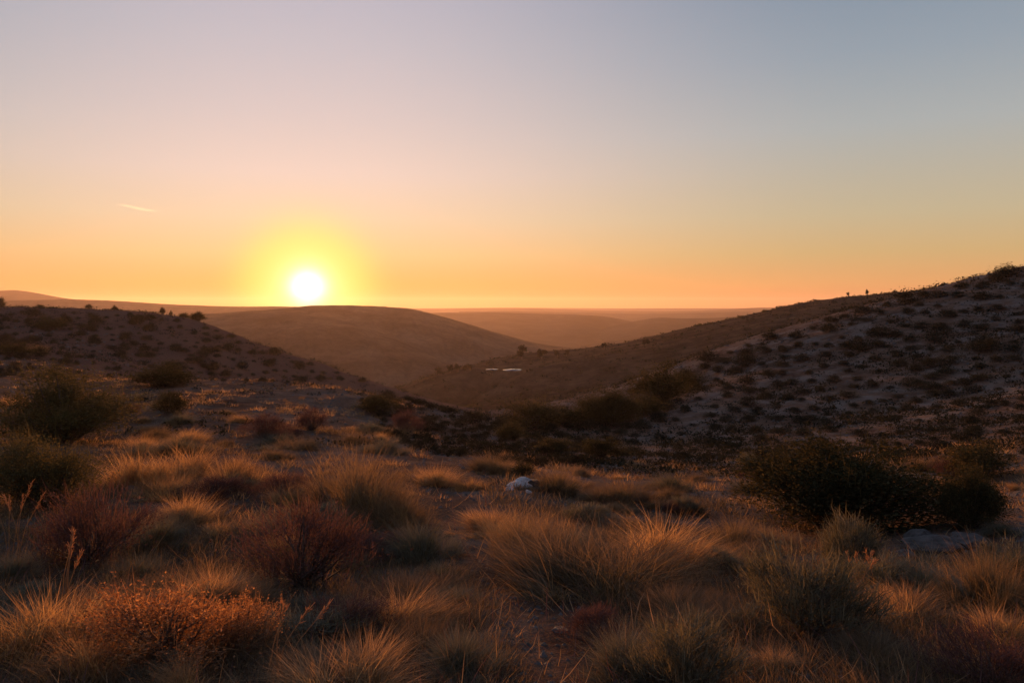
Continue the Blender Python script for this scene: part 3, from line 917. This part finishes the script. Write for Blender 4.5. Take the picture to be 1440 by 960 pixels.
# ------------------------------------------------------------------ countable scrub on the slopes
def scatter(region, n, spacing, sizes, r):
    """points in a photo polygon, thinned so shrubs do not pile up"""
    out = []
    xs = [p[0] for p in region]; ys = [p[1] for p in region]
    def inside(x, y):
        c = False; j = len(region) - 1
        for i in range(len(region)):
            (xi, yi), (xj, yj) = region[i], region[j]
            if (yi > y) != (yj > y) and x < (xj - xi) * (y - yi) / (yj - yi) + xi:
                c = not c
            j = i
        return c
    tries = 0
    while len(out) < n and tries < n * 60:
        tries += 1
        x = r.uniform(min(xs), max(xs)); y = r.uniform(min(ys), max(ys))
        if not inside(x, y):
            continue
        if r.random() > 0.3 + 1.6 * max(0.0, float(fbm(np.array([x / 62.0]), np.array([y / 30.0]), 2, 91)[0]) + .22):
            continue
        if any(abs(x - a) < spacing * 1.35 and abs(y - b) < spacing * .75 for a, b in out[-400:]):
            continue
        out.append((x, y))
    return out


r2 = random.Random(5)
right_slope = [(740, 612), (900, 546), (985, 512), (1090, 474), (1200, 443), (1290, 419), (1340, 409), (1435, 384), (1470, 380), (1470, 640), (1380, 655), (1280, 640), (1050, 650), (900, 645)]
pts = scatter(right_slope, 299, 14, None, r2)
def slope_label(px, py, w):
    crest = np.interp(px, [900, 985, 1090, 1200, 1290, 1340, 1435], [546, 512, 474, 443, 419, 409, 384])
    size = 'broad dark shrub' if w > 30 else ('mid-sized dark shrub' if w > 19 else 'small dark shrub')
    if py - crest < 22:
        where = 'along the crest line of the stony right hillside'
    elif py > 600:
        where = 'at the foot of the right hillside behind the broadest bush'
    elif px < 960:
        where = 'on the low left end of the right hillside by the valley bushes'
    elif px > 1300:
        where = 'on the steep part of the right hillside at the right edge'
    elif py - crest < 80:
        where = 'on the upper half of the stony right hillside'
    else:
        where = 'on the lower half of the stony right hillside'
    return size + ' ' + where, 'shrubs ' + where + ', ' + size.split()[0]


for i, (px, py) in enumerate(pts):
    p = spot(px, py, None, 14, 80)
    wp = 12 + 17 * r2.random() ** 1.4 + (r2.uniform(8, 22) if r2.random() < .12 else 0)
    w = wp * p[1] / F; h = w * r2.uniform(.4, .6)
    o = link('hillside_shrub', SMALL[i % 6], None, (p[0], p[1], p[2] - .05 * h))
    o.scale = (w * 1.1, w, h); o.rotation_euler = (0, 0, r2.uniform(0, 6.28))
    lb, gr = slope_label(px, py, wp)
    tag(o, lb, 'shrub', gr)
left_slope = [(500, 560), (560, 556), (640, 578), (710, 598), (740, 612), (800, 625), (870, 640), (800, 660), (700, 650), (620, 645), (540, 612)]
for i, (px, py) in enumerate(scatter(left_slope, 110, 9, None, r2)):
    p = spot(px, py, None, 12, 60)
    wp = r2.uniform(12, 30)
    w = wp * p[1] / F; h = w * r2.uniform(.42, .65)
    o = link('slope_shrub', SMALL[(i + 2) % 6], None, (p[0], p[1], p[2] - .05 * h))
    o.scale = (w, w, h); o.rotation_euler = (0, 0, r2.uniform(0, 6.28))
    where = ('at the top of the shaded slope below the sun' if px < 570 else 'at the valley end of the shaded slope' if px > 740 else
             'on the near side of the shaded slope behind the white rock' if py > 615 else 'on the far side of the shaded slope left of the valley')
    size = 'small dark shrub ' if wp < 18 else 'mid-sized dark shrub ' if wp < 25 else 'broad dark shrub '
    tag(o, size + where, 'shrub', size + where)
left_hill = [(-20, 440), (120, 441), (240, 449), (300, 464), (400, 502), (520, 540), (300, 536), (160, 535), (-20, 530)]
for i, (px, py) in enumerate(scatter(left_hill, 190, 9, None, r2)):
    p = spot(px, py, None, 20, 130)
    wp = 8 + 18 * r2.random() ** 2
    w = wp * p[1] / F; h = w * r2.uniform(.45, .75)
    o = link('hill_shrub', SMALL[(i + 4) % 6], None, (p[0], p[1], p[2] - .06 * h))
    o.scale = (w, w, h); o.rotation_euler = (0, 0, r2.uniform(0, 6.28))
    crest = np.interp(px, [0, 120, 240, 300, 400, 520], [434, 436, 444, 458, 498, 538])
    where = ('along the crest of the left hill' if py - crest < 14 else 'on the falling right flank of the left hill' if px > 300 else
             'at the foot of the left hill by the long low bush' if py > 505 else
             'in the middle of the left hill slope' if px > 130 else 'on the left hill above the large olive bush')
    size = 'tiny dark shrub ' if wp < 11 else 'low dark shrub ' if wp < 17 else 'broad dark shrub '
    tag(o, size + where, 'shrub', size + where)

# ------------------------------------------------------------------ rocks
def rock(name, p, size, mat, seed, label, rz=0.0, flatten=0.5):
    bm = bmesh.new()
    bmesh.ops.create_icosphere(bm, subdivisions=4, radius=0.5)
    rr = random.Random(seed)
    cuts = [(Vector((rr.gauss(0, 1), rr.gauss(0, 1), rr.gauss(0, .8))).normalized(), rr.uniform(.30, .46)) for _ in range(20)]
    for v in bm.verts:
        co = v.co.copy()
        for n, d in cuts:
            k = co.dot(n) - d
            if k > 0:
                co -= n * k * .92
        nz = float(fbm(np.array([co.x * 5 + seed]), np.array([co.y * 5 + co.z * 4]), 3, seed)[0])
        nf = float(fbm(np.array([co.x * 16 + seed]), np.array([co.y * 14 + co.z * 18]), 3, seed + 5)[0])
        v.co = co * (1 + .14 * nz - .10 * max(0, .25 - abs(nf)))
    me = bpy.data.meshes.new(name); bm.to_mesh(me); bm.free()
    me.materials.append(mat)
    o = link(name, me, None, p); o.scale = size; o.rotation_euler = (0, 0, rz)
    tag(o, label, 'rock')
    return o

def rock_at(px, py, wpx, hpx, mat, seed, label, deep=1.0, name='rock'):
    p = spot(px, py)
    w = wpx * p[1] / F; h = hpx * p[1] / F
    rock(name, (p[0], p[1] + w * .3, p[2] + h * .05), (w * 1.25, w * 1.2 * deep, h * 1.8), mat, seed, label)

rock_at(731, 686, 34, 15, M['palerock'], 4, 'pale white rock lying in the grass at the slope edge')
rock_at(716, 690, 12, 6, M['palerock'], 41, 'small pale stone just left of the white rock', name='stone')
rock_at(743, 693, 9, 5, M['palerock'], 43, 'smallest pale stone in front of the white rock', name='stone')
rock_at(752, 684, 30, 12, M['darkrock'], 9, 'dark flat rock lying against the right side of the white rock')
rock_at(1330, 776, 84, 20, M['greyrock'], 15, 'broad grey rock slab right of the large dark bush', 0.8)
rock_at(1368, 768, 46, 16, M['greyrock'], 17, 'lower grey rock joined to the right end of the slab')
rock_at(1298, 762, 40, 16, M['darkrock'], 19, 'dark rock step behind the left end of the slab')
rock_at(1277, 786, 28, 16, M['greyrock'], 22, 'small rounded grey stone left of the grey rock slab', name='stone')
rock_at(788, 890, 24, 5, M['darkrock'], 31, 'small flat stone on bare soil below the largest tussock', name='stone')
rock_at(180, 690, 20, 8, M['greyrock'], 35, 'small grey stone among golden tussocks', name='stone')
rock_at(1230, 900, 26, 10, M['greyrock'], 37, 'small stone by the foot of the spiky grey green tussock', name='stone')

# ------------------------------------------------------------------ tall dry stalks at the left edge
def dry_stalks(px, py, hpx, n, seed, label, lean_to=0.4):
    r = np.random.default_rng(seed)
    p = spot(px, py); H = hpx * p[1] / F
    paths = []; rad = []
    hv = []; 
    for i in range(n):
        a = r.uniform(-1.0, 1.0); L = H * r.uniform(.7, 1.05)
        b = np.array((r.normal(0, .04), r.normal(0, .04), -.02))
        tip = b + np.array((math.sin(a) * L * lean_to * r.uniform(.3, 1), r.normal(0, .05), L))
        m = (b + tip) / 2 + np.array((-math.sin(a) * .03, 0, .05 * L))
        bend = tip + np.array((math.sin(a) * .06, 0, -.01 * L))
        paths.append(np.stack([b, m, tip, bend])); rad.append(.0035)
        for k in range(26):
            t = r.uniform(.55, 1); q = m + (tip - m) * t
            ax_ = (tip - m) / np.linalg.norm(tip - m)
            e = q + ax_ * r.uniform(.015, .04) + r.normal(size=3) * .009
            hv.append(np.stack([q, (q + e) / 2, e]))
    V, Fc = tubes(paths, rad)
    stem = new_mesh('stem', V, Fc, [M['stalk']], np.full(len(V), .5))
    V, Fc = tubes(hv, [.003] * len(hv))
    head = new_mesh('seed_head', V, Fc, [M['straw']], np.full(len(V), .9))
    e = plant('dry_stalk', [('stem', stem), ('seed_head', head)], p, (1, 1, 1), 0, label, 'plant')
    for c in e.children:
        if c.name.startswith('seed_head'):
            c['kind'] = 'stuff'

dry_stalks(12, 790, 115, 6, 3, 'tall branching dry stalks at the left edge against the dark green bush', .7)
dry_stalks(85, 880, 140, 4, 5, 'leaning dry stalk rising out of the golden grass on the left', .8)
dry_stalks(395, 960, 130, 4, 7, 'pale bent dry stalks right of the rust-orange shrub', .9)
dry_stalks(1215, 850, 85, 5, 9, 'reddish dry stalks between the spiky tussock and the grey stone', .8)

# ------------------------------------------------------------------ ground cover nobody could count
def ground_cover():
    nclump = 19000
    logd = rng.uniform(math.log(2.3), math.log(48), nclump)
    d = np.exp(logd)
    px = rng.uniform(-220, 1660, nclump)
    x = (px - 720) / F * d
    dens = fbm(x / 1.7, d / 1.7, 3, 71) * .5 + .5
    keep = rng.uniform(0, 1, nclump) < np.clip((dens - .3) * 3.0, .03, 1) * np.where(d > 22, .9, 1)
    keep &= ~((d > 20) & (px > 600))
    x, d, dens = x[keep], d[keep], dens[keep]
    track = np.abs(x - np.interp(d, [3.3, 4.5, 6, 9, 12, 16], [.25, .2, -.15, -.65, -.85, -1.2])) / (.16 + .035 * d)
    keep = rng.uniform(0, 1, len(x)) < np.clip(track - .3, .12, 1)
    x, d, dens, track = x[keep], d[keep], dens[keep], track[keep]
    z = near_z(x, d)
    nb = 40
    n = len(x)
    cx = np.repeat(x, nb); cy = np.repeat(d, nb); cz = np.repeat(z, nb); cd = np.repeat(dens, nb)
    az = rng.uniform(0, 2 * math.pi, n * nb)
    rc = np.repeat(rng.uniform(.05, .16, n) * (1 + d / 40), nb)
    rad = rc * np.sqrt(rng.uniform(0, 1, n * nb))
    bx = cx + np.cos(az) * rad; by = cy + np.sin(az) * rad
    bz = np.repeat(near_z(x, d), nb) - 0.015
    ch = np.repeat(rng.uniform(.5, 1.2, n) * (.55 + .6 * dens) * np.clip(track, .45, 1), nb)
    L = rng.uniform(.05, .22, n * nb) * ch * np.repeat(np.clip(.62 + d / 14, .62, 1), nb)
    W = rng.uniform(.0011, .0023, n * nb) * (1 + cy / 4.0)
    lean = np.clip(np.abs(rng.normal(.5, .45, n * nb)) + rad / rc * .45, 0, 1.5)
    ct = np.repeat(np.clip(rng.normal(.36, .22, n), 0, 1), nb)
    tint = np.clip(ct + rng.normal(0, .16, n * nb), 0, 1)
    v, f, t = blades(np.stack([bx, by, bz], 1), az + rng.normal(0, .6, n * nb), lean, L, W, np.abs(rng.normal(.4, .4, n * nb)), tint)
    kind = np.repeat((fbm(x / 3.1, d / 3.1, 3, 77) + rng.normal(0, .22, n) > 0.05).astype(int), nb * 3)
    o = link('dry_grass', new_mesh('dry_grass', v, f, [M['straw'], M['olivegrass']], t, mat_idx=kind))
    tag(o, 'thin dry grass covering the foreground hilltop', kind='stuff')
    # dead twigs and stems lying about
    n = 9000
    d = np.exp(rng.uniform(math.log(2.3), math.log(20), n)); px = rng.uniform(-220, 1660, n)
    x = (px - 720) / F * d
    v, f, t = blades(np.stack([x, d, near_z(x, d) + .004], 1), rng.uniform(0, 6.28, n), rng.uniform(.7, 1.55, n), rng.uniform(.05, .3, n),
                     rng.uniform(.002, .004, n) * (1 + d / 6), rng.normal(0, .35, n), rng.uniform(0, 1, n))
    o = link('dead_twigs', new_mesh('dead_twigs', v, f, [M['maroon'], M['stalk']], t, mat_idx=np.repeat((rng.uniform(0, 1, n) < .4).astype(int), 3)))
    tag(o, 'dead twigs and stems littering the soil', kind='stuff')
    # low scrub too small to count, on the slopes
    n = 22000
    d = np.exp(rng.uniform(math.log(16), math.log(120), n)); px = rng.uniform(-250, 1700, n)
    x = (px - 720) / F * d
    z = near_z(x, d)
    nl = 24
    s = rng.uniform(.10, .38, n) * (.6 + d / 70)
    s = s * np.where((px > 700) & (d > 26), rng.uniform(.8, 1.6, n), 1)
    ok = ~((px < 580) & (d < 44) & (rng.uniform(0, 1, n) > .12))
    ok &= rng.uniform(0, 1, n) < np.clip(.5 + 1.8 * fbm(x / 3.5, d / 3.5, 3, 93), .15, 1)
    x, d, z, s = x[ok], d[ok], z[ok], s[ok]; n = len(x)
    c = np.repeat(np.stack([x, d, z], 1), nl, 0); ss = np.repeat(s, nl)
    off = rng.normal(size=(n * nl, 3)) * np.array((.45, .45, .22)); off[:, 2] = np.abs(off[:, 2])
    v, f, t = leaves(c + off * ss[:, None], ss * rng.uniform(.16, .36, n * nl), np.clip(rng.normal(.4, .25, n * nl), 0, 1), aspect=.5)
    o = link('low_scrub', new_mesh('low_scrub', v, f, [M['scrub']], t))
    tag(o, 'tiny low scrub sprinkled over the slopes', kind='stuff')
    # the same on the spur and the smooth right hill
    n = 2600
    d = rng.uniform(150, 310, n); px = rng.uniform(540, 1700, n)
    x = (px - 720) / F * d; z = mid_z(x, d)
    nl = 12; s = rng.uniform(.5, 1.3, n)
    ok = np.hypot((x - 0) / 18, (d - 240) / 9) > 1
    x, d, z, s = x[ok], d[ok], z[ok], s[ok]; n = len(x)
    c = np.repeat(np.stack([x, d, z], 1), nl, 0); ss = np.repeat(s, nl)
    off = rng.normal(size=(n * nl, 3)) * np.array((.5, .5, .2)); off[:, 2] = np.abs(off[:, 2])
    v, f, t = leaves(c + off * ss[:, None], ss * rng.uniform(.3, .7, n * nl), np.clip(rng.normal(.4, .25, n * nl), 0, 1), aspect=.6)
    o = link('distant_scrub', new_mesh('distant_scrub', v, f, [M['scrub']], t))
    tag(o, 'dark specks of scrub on the spur and the smooth right hill', kind='stuff')
    # stones: small tetra-like chips lying on the soil
    n = 11000
    d = np.exp(rng.uniform(math.log(2.4), math.log(75), n)); px = rng.uniform(-220, 1660, n)
    x = (px - 720) / F * d; z = near_z(x, d)
    s = rng.uniform(.006, .022, n) * (1 + d / 7)
    base = np.array([(1, 0, 0), (.2, 1, 0), (-.9, .5, 0), (-.7, -.7, 0), (.3, -.9, 0), (.1, .1, .8)], float)
    fb = np.array([(0, 1, 5), (1, 2, 5), (2, 3, 5), (3, 4, 5), (4, 0, 5)])
    a = rng.uniform(0, 6.28, n); ca, sa = np.cos(a), np.sin(a)
    B = base[None] * rng.uniform(.6, 1.3, (n, 6, 3)) * s[:, None, None]
    vx = B[:, :, 0] * ca[:, None] - B[:, :, 1] * sa[:, None]; vy = B[:, :, 0] * sa[:, None] + B[:, :, 1] * ca[:, None]
    v = np.stack([vx + x[:, None], vy + d[:, None], B[:, :, 2] + z[:, None] - .2 * s[:, None]], 2).reshape(-1, 3)
    f = (fb[None] + (np.arange(n) * 6)[:, None, None]).reshape(-1, 3)
    o = link('gravel', new_mesh('gravel', v, f, [M['greyrock']]))
    tag(o, 'small stones strewn over the soil', kind='stuff')


ground_cover()

# ------------------------------------------------------------------ a short vapour trail high up
def trail():
    m, nt, out = new_mat('vapour')
    pv = nt.nodes.new('ShaderNodeVolumePrincipled')
    pv.inputs['Color'].default_value = (.97, .97, .97, 1)
    pv.inputs['Density'].default_value = .002
    pv.inputs['Anisotropy'].default_value = .75
    nt.links.new(pv.outputs[0], out.inputs['Volume'])
    A = at(163, 288, 9000); B = at(222, 297, 9300)
    k = 24; V = []; Fc = []
    for i in range(k):
        t_ = i / (k - 1); c = A + (B - A) * t_
        c = c + np.array((0, 0, 6 * math.sin(t_ * 7)))
        rr = 4 + 13 * math.sin(math.pi * t_) ** .7
        for q in range(8):
            an = q * math.pi / 4
            V.append(c + np.array((0, math.cos(an) * rr * 1.5, math.sin(an) * rr)))
    for i in range(k - 1):
        for q in range(8):
            Fc.append((i * 8 + q, i * 8 + (q + 1) % 8, i * 8 + 8 + (q + 1) % 8, i * 8 + 8 + q))
    o = link('vapour_trail', new_mesh('vapour_trail', V, Fc, [m], smooth=True))
    tag(o, 'short faint vapour trail in the sky left of the sun', 'cloud')

trail()

# ------------------------------------------------------------------ haze
def haze():
    x0, x1, y0, y1, z0, z1 = -8000, 8000, -3000, 7000, -100, 66
    v = [(x, y, z) for x in (x0, x1) for y in (y0, y1) for z in (z0, z1)]
    f = [(0, 1, 3, 2), (4, 6, 7, 5), (0, 4, 5, 1), (2, 3, 7, 6), (0, 2, 6, 4), (1, 5, 7, 3)]
    m, nt, out = new_mat('haze_air')
    pv = nt.nodes.new('ShaderNodeVolumePrincipled')
    pv.inputs['Color'].default_value = (0.95, 0.75, 0.66, 1)
    pv.inputs['Density'].default_value = 0.9e-4
    pv.inputs['Anisotropy'].default_value = 0.54
    nt.links.new(pv.outputs[0], out.inputs['Volume'])
    o = link('haze', new_mesh('haze', v, f, [m]))
    tag(o, 'warm evening haze in the valleys', kind='stuff')

haze()
